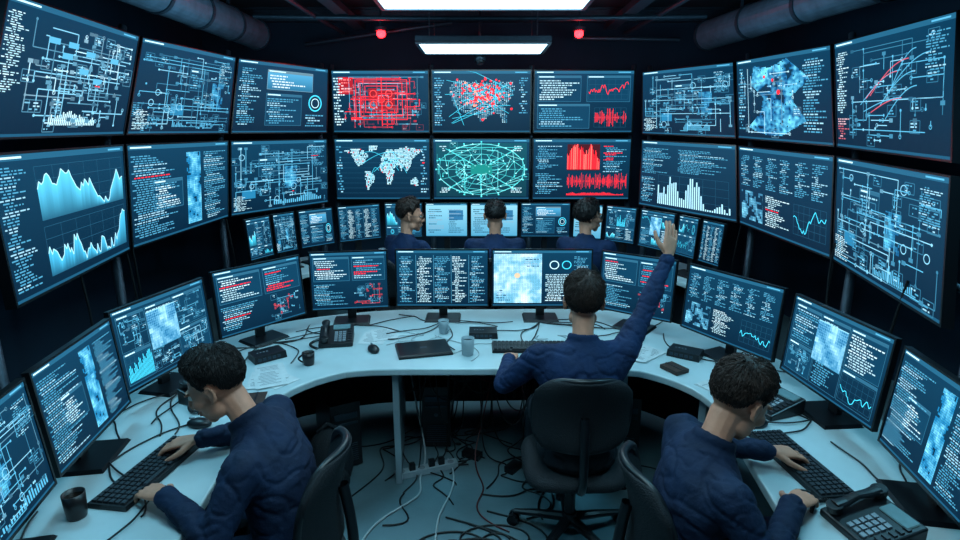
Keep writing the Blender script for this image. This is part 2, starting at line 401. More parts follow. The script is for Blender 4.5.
def L_win(c):
    bars(c);c.text(.04,.1,.4,.9,20,LN);c.rect(.48,.62,1.3,.9,(30,96,130),1,(70,150,190));c.frame(.48,.62,1.3,.9,BR);c.text(.52,.64,1.2,.84,5,WH,.8)
    c.frame(.48,.1,1.1,.56,LN,.005,PAN);c.text(.5,.12,1.08,.5,9,LN);c.ring(1.36,.45,.12,.02,CY);c.ring(1.36,.45,.07,.012,BR);c.text(1.18,.08,1.55,.28,5)
def L_table(c):
    bars(c)
    for i in range(5):
        x0=.05+i*.31;c.text(x0,.06,x0+.27,.9,22,BR if i%2 else LN,.8,.006)
    for i in range(4):c.line([(.34+i*.31,.05),(.34+i*.31,.92)],.004,LN,3)
def L_tablered(c):
    bars(c);c.frame(.05,.5,.8,.92,LN,.007,PAN);c.text(.08,.53,.76,.87,8,BR,hot=.2);c.frame(.86,.5,1.55,.92,LN,.006,PAN);c.text(.9,.53,1.5,.87,8,LN,hot=.3)
    c.text(.05,.07,.75,.45,10,LN);circuit(c,.9,.08,1.5,.42,18,LN,(190,60,70))
def L_bright(c):
    bars(c);noisepatch(c,.02,.05,.8,.94,.026,(100,170,200),(205,235,245),5,-3,2,6)
    c.disc(.4,.55,.05,(200,180,150),4);c.text(.06,.08,.3,.3,5,(40,90,130));c.text(.5,.7,.76,.9,5,(40,90,130))
    c.ring(1.0,.74,.07,.015,BR);c.ring(1.2,.74,.07,.015,CY);c.text(1.32,.64,1.56,.9,8);c.text(.86,.08,1.55,.58,13,BR)
def L_photo(c):
    L_dash(c);c.rect(.5,.35,1.0,.85,(60,130,165),5,(130,195,220));noisepatch(c,.5,.36,1.0,.84,.03,(30,104,150),(160,214,234),6,-3,6,2)
def L_light(c):
    bars(c);c.rect(.0,.0,c.W,.95,(66,138,170),1,(120,180,202));c.text(.08,.1,.7,.85,9,(30,70,100));c.text(.85,.1,1.5,.85,9,(30,80,110));c.rect(.9,.5,1.45,.8,(40,100,140),3)

UP=V((0,0,1))
def panel(mb,C,bez,th,rng,layout,W=1.6,k='bezel'):
    C=[V(x) for x in C];n=(C[1]-C[0]).cross(C[3]-C[0]).normalized()
    def q(a,b2,off):
        return C[0]*(1-a)*(1-b2)+C[1]*a*(1-b2)+C[2]*a*b2+C[3]*(1-a)*b2+n*off
    w=(C[1]-C[0]).length;h=(C[3]-C[0]).length;bx=bez/w;by=bez/h
    o=[q(0,0,.006),q(1,0,.006),q(1,1,.006),q(0,1,.006)];bk=[q(0,0,-th),q(1,0,-th),q(1,1,-th),q(0,1,-th)]
    i0=[q(bx,by,.006),q(1-bx,by,.006),q(1-bx,1-by,.006),q(bx,1-by,.006)];i1=[q(bx,by,0),q(1-bx,by,0),q(1-bx,1-by,0),q(bx,1-by,0)]
    vs=o+bk+i0+i1;fs=[(0,4,5,1),(1,5,6,2),(2,6,7,3),(3,7,4,0)]
    for a in range(4):
        b2=(a+1)%4;fs.append((a,b2,8+b2,8+a));fs.append((8+a,8+b2,12+b2,12+a))
    mb.add(vs,fs,k)
    N=6;vs=[q(i/N,j/N,-th) for j in range(N+1) for i in range(N+1)];mb.add(vs,[(j*(N+1)+i,(j+1)*(N+1)+i,(j+1)*(N+1)+i+1,j*(N+1)+i+1) for j in range(N) for i in range(N)],k)
    bb=[q(.25,.2,-th-.001),q(.75,.2,-th-.001),q(.75,.8,-th-.001),q(.25,.8,-th-.001)];b3=[x-n*.03 for x in bb]
    mb.add(bb+b3,[(7,6,5,4),(0,4,5,1),(1,5,6,2),(2,6,7,3),(3,7,4,0)],k)
    c=Cv(mb,i1,rng,W);layout(c);return n
def monitor(name,a,b2,z0,z1,zdesk,layout,seed,tilt=.03,foot=True,dy=0):
    rng=random.Random(seed);a=V((a[0],a[1],0));b3=V((b2[0],b2[1],0))
    rt=(b3-a).normalized();n=rt.cross(UP);mb=MB();off=-n*tilt
    C=[a+rt*.006+UP*z0,b3-rt*.006+UP*z0,b3-rt*.006+UP*z1+off,a+rt*.006+UP*z1+off]
    panel(mb,C,.009,.018,rng,layout)
    mid=(a+b3)/2-n*.075
    mb.box(mid+UP*((zdesk+z0+.18)/2),(.028,.012,(z0+.18-zdesk)/2),'black',(rt,-n,UP))
    mb.box(mid+n*.03+UP*(z0+.17),(.04,.03,.04),'black',(rt,-n,UP))
    mb.box(mid+n*.04+UP*(zdesk+.008),(.12,.09,.007),'black',(rt,-n,UP),top=(.92,.92))
    return mb.obj(name)

# ---------------------------------------------------------------- room shell
def slab(name,lo,hi,k):
    mb=MB();mb.box([(lo[i]+hi[i])/2 for i in range(3)],[(hi[i]-lo[i])/2 for i in range(3)],k);return mb.obj(name)
X0,X1,Y0,Y1,H=-3.3,3.4,-1.6,7.1,3.25
slab('floor',(X0,Y0,-.1),(X1,Y1,0),'floor')
slab('ceiling',(X0,Y0,H),(X1,Y1,H+.1),'ceil')
slab('wall_back',(X0,Y1,0),(X1,Y1+.1,H),'wall')
slab('wall_front',(X0,Y0-.1,0),(X1,Y0,H),'wall')
slab('wall_left',(X0-.1,Y0,0),(X0,Y1,H),'wall')
slab('wall_right',(X1,Y0,0),(X1+.1,Y1,H),'wall')
slab('baseboard_back',(X0,Y1-.02,0),(X1,Y1,.1),'dmetal')
slab('raised_platform',(-2.02,4.02,0),(2.02,5.72,.1),'plat')

# ---------------------------------------------------------------- video wall
LBt=[(-2.0,2.29,1.25),(-2.25,3.53,1.25),(-2.23,4.94,1.25),(-1.61,5.97,1.25)];LM=[(-2.08,2.37,1.93),(-2.27,3.66,1.94),(-2.18,4.99,1.94),(-1.6,6.05,1.94)];LT=[(-2.17,2.79,2.62),(-2.31,4.08,2.62),(-2.14,5.23,2.62),(-1.58,6.2,2.62)]
CB=[(-1.6,6.2,1.25),(-.53,6.2,1.25),(.56,6.2,1.25),(1.66,6.2,1.25)];CM=[(-1.6,6.24,1.94),(-.53,6.24,1.94),(.56,6.24,1.94),(1.66,6.24,1.94)];CT=[(-1.6,6.28,2.62),(-.53,6.28,2.62),(.56,6.28,2.62),(1.66,6.28,2.62)]
RB=[(1.63,5.78,1.25),(2.15,4.6,1.25),(2.1,3.25,1.25),(1.8,2.05,1.25)];RM=[(1.69,6.03,1.93),(2.2,4.9,1.9),(2.27,3.64,1.865),(2.05,2.45,1.83)];RT=[(1.72,6.3,2.60),(2.3,5.35,2.60),(2.45,4.15,2.58),(2.38,3.0,2.58)]
lays=[([L_circuit_w,L_area],[L_circuit,L_strip],[L_win,L_circuit]),
      ([L_circuit_red,L_map],[L_usmap,L_net],[L_panelred,L_spectro]),
      ([L_circuit,L_skyline],[L_terrain,L_lists],[L_arcs,L_circuit])]
sd=11
for (bp,mp,tp),ly in zip(((LBt,LM,LT),(CB,CM,CT),(RB,RM,RT)),lays):
    for i in range(3):
        for row in (0,1):
            lo,hi=(mp,tp) if row==0 else (bp,mp)
            c=[V(lo[i]),V(lo[i+1]),V(hi[i+1]),V(hi[i])]
            g=.011;c=[c[0].lerp(c[1],g),c[1].lerp(c[0],g),c[2].lerp(c[3],g),c[3].lerp(c[2],g)]
            if row==0: c[0]=c[0].lerp(c[3],.04);c[1]=c[1].lerp(c[2],.04)
            else: c[3]=c[3].lerp(c[0],.04);c[2]=c[2].lerp(c[1],.04)
            mb=MB();sd+=1;panel(mb,c,.012,.04,random.Random(sd),ly[i][row]);mb.obj('video_wall_screen')
mb=MB()
for bp,mp,tp in ((LBt,LM,LT),(CB,CM,CT),(RB,RM,RT)):
    for i in range(4):
        B=V(bp[i]);Md=V(mp[i]);T=V(tp[i]);j=min(i,2);e=(V(bp[j+1])-V(bp[j])).normalized();n=e.cross(UP)
        off=-n*.11
        mb.cyl(B+off,Md+off,.025,.025,'dmetal',10);mb.cyl(Md+off,T+off+UP*.06,.025,.025,'dmetal',10)
        mb.cyl(V((B.x,B.y,0))+off,B+off,.03,.03,'dmetal',10)
        mb.cyl(V((B.x,B.y,0))+off,V((B.x,B.y,.015))+off,.09,.09,'dmetal',14)
    for lo,hi,f in ((bp,mp,.2),(bp,mp,.8),(mp,tp,.2),(mp,tp,.85)):
        for i in range(3):
            e=(V(bp[i+1])-V(bp[i])).normalized();n=e.cross(UP)
            p=V(lo[i]).lerp(V(hi[i]),f)-n*.1;q=V(lo[i+1]).lerp(V(hi[i+1]),f)-n*.1
            mb.cyl(p,q,.018,.018,'dmetal',8)
mb.obj('video_wall_frame',smooth=True)
rng=random.Random(5);sp=[]
for x,y in ((-2.22,3.5),(-2.24,3.6),(-2.2,4.9),(-2.1,2.9),(2.1,3.3),(2.05,3.25),(2.13,4.6),(1.85,2.4),(-2.0,5.3),(1.9,5.3)):
    s=1 if x>0 else -1
    sp.append([(x+s*.05,y,1.35),(x+s*.04,y+.02,1.15),(x+s*rng.uniform(-.04,.08),y+rng.uniform(-.1,.1),.7),(x+s*.1,y+rng.uniform(-.2,.2),.25),(x+s*.15,y+.1,.01)])
curve('video_wall_cables',sp,.007,'cable')

# ---------------------------------------------------------------- front desk
inner=[(-.86,.55),(-.92,1.1),(-.96,1.7),(-1.0,2.2),(-.96,2.5),(-.8,2.71),(-.58,2.79),(0,2.8),(.7,2.8),(.93,2.72),(1.08,2.5),(1.08,2.2),(1.02,1.7),(.97,1.1),(.9,.55)]
outer=[(-1.5,.55),(-1.62,1.1),(-1.72,1.7),(-1.8,2.3),(-1.72,2.95),(-1.4,3.5),(-.75,3.8),(0,3.84),(.75,3.84),(1.15,3.7),(1.55,3.2),(1.78,2.6),(1.76,1.9),(1.66,1.1),(1.5,.55)]
def smoothpl(p,n=4):
    o=[]
    for i in range(len(p)-1):
        p0=V(p[max(i-1,0)]);p1=V(p[i]);p2=V(p[i+1]);p3=V(p[min(i+2,len(p)-1)])
        for k in range(n):
            t=k/n;o.append(.5*((2*p1)+(p2-p0)*t+(2*p0-5*p1+4*p2-p3)*t*t+(3*p1-p0-3*p2+p3)*t**3))
    o.append(V(p[-1]));return o
def ring_desk(name,inn,out_,zt,th,zfloor,sup):
    e=empty(name);I=smoothpl(inn);O=smoothpl(out_);mb=MB();n=len(I);vs=[]
    for z in (zt,zt-th):
        for p in I:vs.append((p.x,p.y,z))
        for p in O:vs.append((p.x,p.y,z))
    fs=[]
    for i in range(n-1):
        fs.append((i+1,i,n+i,n+i+1));fs.append((2*n+i,2*n+i+1,3*n+i+1,3*n+i))
        fs.append((i,i+1,2*n+i+1,2*n+i));fs.append((n+i+1,n+i,3*n+i,3*n+i+1))
    fs.append((0,2*n,3*n,n));fs.append((n-1,2*n-1,4*n-1,3*n-1))
    mb.add(vs,fs,'desk');t=mb.obj('desk_top',e,bevel=.008)
    mb=MB();vs=[];fs=[]
    for p,q in zip(I,O):
        r=p.lerp(q,.9);r2=p.lerp(q,.93)
        vs+=[(r.x,r.y,zt-th),(r.x,r.y,zfloor+.08),(r2.x,r2.y,zfloor+.08),(r2.x,r2.y,zt-th)]
    for i in range(n-1):
        for a in range(4): fs.append((4*i+a,4*i+4+a,4*i+4+(a+1)%4,4*i+(a+1)%4))
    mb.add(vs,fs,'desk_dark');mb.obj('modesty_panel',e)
    mb=MB()
    for t in sup:
        i=int(t*(n-1));p,q=I[i],O[i];d=(q-p).normalized();d3=V((d.x,d.y,0));s=V((-d.y,d.x,0));a=p+d*.06;b2=p.lerp(q,.88)
        m_=(a+b2)/2;L=(b2-a).length/2
        mb.box((m_.x,m_.y,(zfloor+zt-th)/2),(L,.018,(zt-th-zfloor)/2-.001),'desk_side',(d3,s,UP))
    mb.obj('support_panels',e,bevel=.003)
    return e
ring_desk('curved_control_desk',inner,outer,.75,.04,0,(0,.14,.30,.455,.60,.73,.87,1))
rin=[(-1.62,4.1),(-1.42,4.5),(-1.12,4.8),(-.6,4.95),(0,4.97),(.6,4.95),(1.12,4.8),(1.42,4.5),(1.62,4.1)]
rout=[(-2.0,4.1),(-1.95,4.65),(-1.6,5.15),(-.9,5.45),(0,5.5),(.9,5.45),(1.6,5.15),(1.9,4.65),(1.98,4.1)]
ring_desk('curved_rear_desk',rin,rout,.85,.04,.1,(0,.25,.5,.75,1))

# ---------------------------------------------------------------- front monitors
ms=[((-1.30,1.12),(-1.43,1.66),L_circuit),((-1.44,1.68),(-1.53,2.24),L_strip),((-1.585,2.29),(-1.46,2.90),L_photo),((-1.475,2.98),(-1.12,3.45),L_tablered),
((-1.11,3.5),(-.60,3.58),L_tablered),((-.57,3.6),(.065,3.6),L_table),((.07,3.6),(.755,3.6),L_bright),((.78,3.58),(1.185,3.27),L_tablered),
((1.215,3.22),(1.50,2.66),L_lists),((1.50,2.60),(1.55,1.98),L_photo),((1.53,1.93),(1.44,1.43),L_strip),((1.42,1.39),(1.28,.92),L_dash)]
for i,(a,b2,L) in enumerate(ms): monitor('desktop_monitor',a,b2,.845,1.235,.75,L,100+i*7)
rm=[((-1.8,4.26),(-1.69,4.51)),((-1.69,4.53),(-1.56,4.72)),((-1.55,4.74),(-1.31,5.0)),((-1.29,5.02),(-.93,5.25)),((-.915,5.28),(-.54,5.3)),((-.53,5.3),(-.11,5.3)),((-.10,5.3),(.37,5.3)),
((.38,5.3),(.87,5.3)),((.88,5.29),(1.14,5.15)),((1.15,5.14),(1.39,4.93)),((1.4,4.9),(1.6,4.56)),((1.61,4.54),(1.7,4.32)),((1.71,4.3),(1.79,4.06))]
rl=[L_dash,L_circuit,L_win,L_table,L_dash,L_light,L_light,L_win,L_light,L_dash,L_photo,L_dash,L_table]
for i,((a,b2),L) in enumerate(zip(rm,rl)): monitor('rear_desktop_monitor',a,b2,1.0,1.33,.85,L,300+i*3,.02)

# ---------------------------------------------------------------- ceiling things
def luminaire(x0,x1,y0,y1,z,nm='ceiling_light_panel'):
    e=empty(nm);mb=MB();cx,cy=(x0+x1)/2,(y0+y1)/2;hx,hy=(x1-x0)/2,(y1-y0)/2
    mb.box((cx,cy,z+.03),(hx,hy,.025),'dmetal')
    for sx in(-1,1): mb.box((cx+sx*(hx-.015),cy,z),(.015,hy,.012),'metal')
    for sy in(-1,1): mb.box((cx,cy+sy*(hy-.015),z),(hx-.03,.015,.012),'metal')
    for sx in(-1,1):
        for sy in(-1,1): mb.cyl((cx+sx*hx*.8,cy+sy*hy*.8,z+.05),(cx+sx*hx*.8,cy+sy*hy*.8,H),.006,.006,'metal',6)
    mb.obj('housing',e);mb=MB();mb.box((cx,cy,z+.0005),(hx-.03,hy-.03,.004),'lamp');mb.obj('diffuser',e)
luminaire(-.58,.64,5.35,6.1,2.76)
luminaire(-.72,.77,3.1,4.45,2.86)
luminaire(-.72,.77,.6,1.95,2.86)  # unseen extra panel, added above the view to light desk and operators
def duct(pts,r):
    mb=MB();a,b2=V(pts[0]),V(pts[1]);mb.cyl(a,b2,r,r,'duct',28);d=(b2-a).normalized();L=(b2-a).length;n=int(L/.6)
    for i in range(n+1):
        p=a+d*(i*L/n*.985);mb.cyl(p-d*.012,p+d*.025,r*1.07,r*1.07,'dmetal',28)
    mb.cyl(b2,b2+d*.02,r*.8,r*.8,'black',28);
    for t in(.2,.8):
        p=a.lerp(b2,t);mb.box((p.x,p.y,(p.z+H)/2),(.012,.012,(H-p.z)/2),'dmetal')
    return mb.obj('ventilation_duct',bevel=0)
duct([(-2.25,3.0,2.93),(-2.25,6.05,2.93)],.14)
duct([(2.7,3.2,2.95),(2.3,6.1,2.93)],.14)
mb=MB()
for y in (4.75,5.25,6.4): mb.box((0,y,3.12),(3.2,.05,.008),'dmetal');mb.box((0,y,3.2),(3.2,.008,.05),'dmetal');mb.box((0,y,3.24),(3.2,.05,.008),'dmetal')
for x in (-1.3,1.4): mb.box((x,3.6,3.08),(.06,2.9,.03),'dmetal')
mb.obj('ceiling_beams')
curve('ceiling_conduits',[[(-1.9,6.5,2.9),(-1.2,6.4,2.98),(-.6,6.3,3.05),(-.3,6.4,3.1)],[(-2.1,5.6,3.02),(0,5.9,3.04),(2.1,5.6,3.02)],[(1.0,6.4,2.95),(1.6,6.3,2.93),(2.1,6.3,2.92)],[(-1.6,3,3.05),(-1.6,5,3.04),(-1.5,6.6,3.03)],[(1.7,3,3.05),(1.75,5,3.05),(1.6,6.6,3.03)]],.022,'dmetal')
for x in (-.98,.98):
    e=empty('red_warning_beacon');mb=MB();mb.cyl((x,5.95,2.98),(x,5.95,H),.012,.012,'dmetal',8);mb.cyl((x,5.95,2.95),(x,5.95,2.985),.06,.06,'dmetal',18);mb.obj('mount',e)
    mb=MB();mb.ell((x,5.95,2.925),V((.045,0,0)),V((0,.045,0)),V((0,0,.04)),'red');mb.obj('dome',e,smooth=True)
    l=bpy.data.lights.new('beacon_light','POINT');l.color=(1,.05,.06);l.energy=3;l.shadow_soft_size=.06
    lo=bpy.data.objects.new('beacon_light',l);bpy.context.collection.objects.link(lo);lo.location=(x,5.87,2.85);lo.parent=e
def arealight(nm,loc,tgt,size,energy,col):
    l=bpy.data.lights.new(nm,'AREA');l.energy=energy;l.size=size;l.color=col
    o=bpy.data.objects.new(nm,l);bpy.context.collection.objects.link(o);o.location=loc;o.rotation_euler=(V(tgt)-V(loc)).to_track_quat('-Z','Y').to_euler()
arealight('added_uplight',(-1.2,3.9,2.45),(-2.0,5.2,3.2),.5,12,(.34,.74,1))  # pair of unseen lamps added to brighten ceiling and ducts; no fixture modelled
arealight('added_uplight',(1.2,3.9,2.45),(2.0,5.2,3.2),.5,12,(.34,.74,1))
arealight('added_fill_light',(-1.9,2.4,2.9),(-.85,2.0,.8),.35,22,(.24,.74,1))  # added area lamps without a fixture: cool rim and fill on the operators
arealight('added_fill_light',(1.9,2.4,2.9),(.85,2.0,.8),.35,22,(.24,.74,1))
mb=MB();mb.cyl((-.8,3.9,2.98),(-.87,4.5,2.98),.02,.02,'redtube',10);mb.cyl((.9,3.9,2.98),(.93,4.5,2.98),.02,.02,'redtube',10);mb.obj('red_led_strip')
e=empty('ceiling_camera');mb=MB();mb.cyl((0,6.2,2.75),(0,6.2,H),.012,.012,'dmetal',8);mb.cyl((0,6.2,2.70),(0,6.2,2.76),.06,.05,'dmetal',18);mb.ell((0,6.2,2.70),V((.05,0,0)),V((0,.05,0)),V((0,0,.045)),'black');mb.obj('dome_housing',e,smooth=True)

# ---------------------------------------------------------------- office chair
def chair(x,y,face,zf=0.0,arms=True,seat=.46,bw=1.0,bh=.44,b0=.12):
    e=empty('office_chair',(x,y,zf),face-math.pi/2);mb=MB()
    for i in range(5):
        t=i*2*math.pi/5+.3;d=V((math.cos(t),math.sin(t),0));s=V((-d.y,d.x,0))
        mb.loft([(V((0,0,.105))+d*.02,s*.03,UP*.022),(V((0,0,.09))+d*.16,s*.024,UP*.018),(V((0,0,.07))+d*.29,s*.016,UP*.012)],'black',10)
        p=d*.29
        mb.cyl(p+UP*.03+s*.008,p+UP*.03+s*.03,.029,.029,'black',14);mb.cyl(p+UP*.03-s*.008,p+UP*.03-s*.03,.029,.029,'black',14);mb.cyl(p+UP*.03,p+UP*.07,.008,.008,'metal',8)
    mb.cyl((0,0,.08),(0,0,.14),.045,.035,'black');mb.obj('star_base',e,smooth=False)
    mb=MB();mb.cyl((0,0,.13),(0,0,.28),.027,.027,'black');mb.cyl((0,0,.28),(0,0,seat-.07),.017,.017,'metal');mb.box((0,0,seat-.06),(.09,.12,.02),'black');mb.cyl((.09,.02,seat-.06),(.2,.02,seat-.06),.006,.006,'black',8);mb.obj('gas_lift',e)
    mb=MB();n=10
    S=[]
    for j,(z,w) in enumerate(((-.035,.86),(-.02,.98),(.0,1.0),(.022,.97),(.034,.86),(.037,.6))):
        S.append((V((0,0,seat-.035+z)),V((.245*w,0,0)),V((0,.235*w,0))))
    vs=[];fs=[];n=32
    for c,a,b2 in S:
        for i in range(n):
            t=2*math.pi*i/n;cx=math.copysign(abs(math.cos(t))**.5,math.cos(t));sy=math.copysign(abs(math.sin(t))**.5,math.sin(t))
            vs.append(c+a*cx+b2*sy)
    for j in range(len(S)-1):
        for i in range(n):fs.append((j*n+i,j*n+(i+1)%n,(j+1)*n+(i+1)%n,(j+1)*n+i))
    fs.append(tuple(range(n))[::-1]);fs.append(tuple((len(S)-1)*n+i for i in range(n)));mb.add(vs,fs,'mesh');mb.obj('seat_cushion',e,smooth=True)
    mb=MB();nx,nz=12,12;vs=[];fs=[]
    for j in range(nz+1):
        v=j/nz;z=seat+b0+v*bh;wid=.225*bw*(1-.35*max(0,(v-.75)/.25)**2.2)*(1-.22*max(0,(.25-v)/.25)**2)
        for i in range(nx+1):
            u=i/nx*2-1;xx=u*wid;yy=-.245-.05*v+.07*u*u-.03*math.sin(v*math.pi)*-1
            vs.append((xx,yy,z-.02*u*u*v))
    for j in range(nz):
        for i in range(nx):a=j*(nx+1)+i;fs.append((a,a+1,a+nx+2,a+nx+1))
    mb.add(vs,fs,'mesh');o=mb.obj('back_rest',e,smooth=True);so=o.modifiers.new('s','SOLIDIFY');so.thickness=.03;so.offset=0;bv=o.modifiers.new('b','BEVEL');bv.width=.008;bv.segments=2
    rim=[vs[i] for i in range(0,nx+1,3)]+[vs[j*(nx+1)+nx] for j in range(3,nz,3)]+[vs[nz*(nx+1)+i] for i in range(nx,-1,-3)]+[vs[j*(nx+1)] for j in range(nz-3,-1,-3)]
    curve('back_frame',[rim],.014,'black',e)
    curve('back_bracket',[[(0,-.1,seat-.06),(0,-.26,seat-.06),(0,-.31,seat+.03),(0,-.29,seat+.22),(0,-.27,seat+.34)]],.02,'black',e)
    if arms:
        mb=MB()
        for s in(-1,1):
            mb.box((s*.27,-.02,seat+.2),(.035,.12,.014),'black');mb.box((s*.28,-.03,seat+.06),(.012,.03,.13),'black');mb.box((s*.2,-.03,seat-.065),(.09,.025,.01),'black')
        mb.obj('armrests',e,bevel=.008)
    return e

# ---------------------------------------------------------------- people
def hand(mb,w,d,n,right,curl=22,spread=.06,k='skin',S=1.0,first=None):
    w=V(w);d=V(d).normalized();n=V(n);n=(n-d*n.dot(d)).normalized();t=(d.cross(n) if right else n.cross(d)).normalized()
    mb.loft([(w-d*.04,t*.024*S,n*.02*S),(w,t*.026*S,n*.018*S),(w+d*.03*S,t*.036*S,n*.017*S),(w+d*.065*S,t*.042*S,n*.0145*S),(w+d*.088*S,t*.040*S,n*.012*S)],k,16)
    for i,(o,L,r) in enumerate(((.030,.074,.0092),(.0105,.082,.0094),(-.010,.076,.009),(-.029,.060,.008))):
        p=w+d*(.084 if i<3 else .077)*S+t*o*S;dd=(d+t*(o*spread*12)).normalized();ax=dd.cross(n).normalized();ang=math.radians(first if first is not None else curl*.8)
        q=p-dd*.02*S
        for j,fr in enumerate((.45,.31,.24)):
            a=Matrix.Rotation(ang,3,ax)@dd;e=p+a*L*fr*S
            mb.cap(q if j==0 else p,r*S*(1-.08*j),e,r*S*(.92-.08*j),k,10);p=e;ang+=math.radians(curl*(1+.15*i))
    p=w+d*.022*S+t*.024*S+n*.004;d1=(d*.62+t*.72+n*.28).normalized();e=p+d1*.042*S;mb.cap(p-d1*.01,.0135*S,e,.0115*S,k,10)
    d2=(d*.85+t*.45+n*.28).normalized();e2=e+d2*.032*S;mb.cap(e,.0112*S,e2,.0098*S,k,10);d3=(d*.95+t*.2+n*.3).normalized();mb.cap(e2,.0098*S,e2+d3*.024*S,.0082*S,k,10)
def pw(x,pts):
    if x<=pts[0][0]:return pts[0][1]
    for (a,b2),(c,d) in zip(pts,pts[1:]):
        if x<=c:return b2+(d-b2)*(x-a)/(c-a)
    return pts[-1][1]
def crease(p,w):
    n_=abs(noise.noise(p));return max(0,1-n_/w)**1.5
def limb(co,A,B):
    d=B-A;t=(co-A).dot(d)/d.length_squared
    if t<-.1 or t>1.1:return None
    return t,(co-(A+d*t)).length
def person(name,J,shirt='navy',hairk='hair',hi=True,hairstyle='short',glasses=False,zf=0,fem=1.0,hs_=1.0):
    e=empty(name);g={k:V(v) for k,v in J.items() if isinstance(v,(tuple,Vector))}
    side=(g['shR']-g['shL']).normalized();mb=MB();k=shirt
    pel,ch,nk=g['pelvis'],g['chest'],g['neck']
    hs=V(J['hipside']).normalized()
    def sec(c,w,dp,tan,sd_,shift=0):
        tan=tan.normalized();f=tan.cross(sd_).normalized()*-1;return (c+f*shift,sd_*w*fem,f*dp)
    t1=(ch-pel);t2=(nk-ch);tm=(t1.normalized()+t2.normalized())
    sm=(hs+side).normalized()
    S=[sec(pel-t1.normalized()*.10,.12,.09,t1,hs),sec(pel-t1.normalized()*.06,.165,.125,t1,hs),sec(pel,.178,.135,t1,hs),sec(pel.lerp(ch,.4),.162,.125,t1,hs),sec(pel.lerp(ch,.75),.166,.125,t1,sm),
       sec(ch,.178,.128,tm,sm),sec(ch.lerp(nk,.45),.185,.122,t2,side),sec(ch.lerp(nk,.72),.165,.098,t2,side),sec(ch.lerp(nk,.9),.115,.08,t2,side),sec(nk+t2.normalized()*.01,.068,.066,t2,side)]
    mb.loft(S,k,24)
    for s in 'LR':
        sh,el,wr=g['sh'+s],g['el'+s],g['wr'+s]
        mb.cap(nk.lerp(ch,.3),.055,sh,.060,k);mb.cap(ch.lerp(nk,.25)+(sh-nk)*.5,.085,sh,.064,k)
        mb.cap(sh,.067,sh.lerp(el,.45),.058,k);mb.cap(sh.lerp(el,.45),.058,el,.046,k);mb.cap(el,.047,el.lerp(wr,.3),.047,k);mb.cap(el.lerp(wr,.3),.047,wr,.034,k)
        d=(wr-el).normalized();a,b2=perp(d);mb.loft([(wr-d*.03,a*.035,b2*.035),(wr-d*.01,a*.038,b2*.038),(wr+d*.014,a*.036,b2*.036)],k,16)
        hp=pel+hs*(.09 if s=='R' else -.09)-UP*.01;kn,an=g['kn'+s],g['an'+s]
        mb.cap(hp,.098,hp.lerp(kn,.5),.084,k);mb.cap(hp.lerp(kn,.5),.084,kn,.062,k);mb.cap(kn,.063,kn.lerp(an,.35),.062,k);mb.cap(kn.lerp(an,.35),.062,an,.046,k)
        fd=V(J['foot']).normalized();mb.cap(an-UP*.035-fd*.03,.036,an-UP*.045+fd*.08,.04,k);mb.cap(an-UP*.045+fd*.08,.04,an-UP*.05+fd*.16,.03,k)
    # collar
    td=((g['head']-nk).normalized()+t2.normalized()*1.4).normalized();a,b2=perp(td);m_=nk+td*.010
    for i in range(16):
        p=m_+a*.062*math.cos(i*.3927)+b2*.062*math.sin(i*.3927);q=m_+a*.062*math.cos((i+1)*.3927)+b2*.062*math.sin((i+1)*.3927);mb.cap(p,.012,q,.012,k,8);mb.cap(p+td*.014,.009,q+td*.014,.009,k,8)
    def wr_(co,nn):
        s_=noise.noise(co*6+V((1,2,3)))*.006+noise.noise(co*40)*.0012+.002
        s_-=crease(V((co.x*9+co.z*6,co.y*9-co.z*5,co.z*13)),.16)*.007
        s_-=crease(V((co.x*16-co.z*9,co.y*16,co.z*20+4)),.12)*.004
        for s in'LR':
            for A,B in ((g['sh'+s],g['el'+s]),(g['el'+s],g['wr'+s])):
                L=limb(co,A,B)
                if L and L[1]<.085:
                    t=L[0]*(B-A).length;ph=t*80+noise.noise(co*11)*7;e_=min((co-g['el'+s]).length,.2)
                    s_+=(abs(math.sin(ph))**.7-.6)*.004*(1-e_/.26)
        if (co-nk).length<.09: s_*=.2
        return s_
    zt=pel.z+.05
    def mf(c):
        if c.z<zf+.085:return 2
        return 1 if c.z<zt and min((c-g['wrL']).length,(c-g['elL']).length,(c-g['wrR']).length)>.12 else 0
    remesh('clothed_body',mb,.0075 if hi else .016,5,e,wr_,mf,[shirt,'trouser','shoe'])
    # head
    Hc=g['head'];f=V(J['face']).normalized();u=UP.copy() if 'up' not in J else V(J['up']);u=(u-f*u.dot(f)).normalized();s=f.cross(u)
    def W(x,y,z):return Hc+(s*x+f*y+u*z)*hs_
    def E(mb,x,y,z,a,b2,c,k='skin'):mb.ell(W(x,y,z),s*a*hs_,f*b2*hs_,u*c*hs_,k,18,10)
    mb=MB();E(mb,0,-.012,.028,.074,.092,.086);E(mb,0,.03,.0,.064,.060,.075);E(mb,0,.034,-.045,.055,.052,.058);E(mb,0,.066,-.094,.024,.02,.02)
    E(mb,0,.06,-.068,.036,.032,.03)
    EP=[(.079,.008,-.030),(.083,-.002,-.027),(.086,-.014,-.012),(.088,-.021,.006),(.087,-.019,.020),(.084,-.009,.027),(.081,.002,.022),(.080,.007,.010)]
    for q in(-1,1):
        E(mb,q*.036,.058,-.022,.026,.028,.026);E(mb,q*.045,.02,-.07,.016,.035,.025)
        E(mb,q*.028,.083,.026,.024,.009,.008);E(mb,q*.077,-.006,-.004,.006,.014,.026);E(mb,q*.011,.100,-.032,.009,.010,.008)
        for a,b2 in zip(EP,EP[1:]):mb.cap(W(q*a[0],a[1],a[2]),.0042,W(q*b2[0],b2[1],b2[2]),.0042,'skin',8)
    mb.cap(W(0,.088,.018),.009,W(0,.108,-.024),.0115,'skin');E(mb,0,.092,-.056,.021,.009,.006);E(mb,0,.089,-.068,.018,.009,.007)
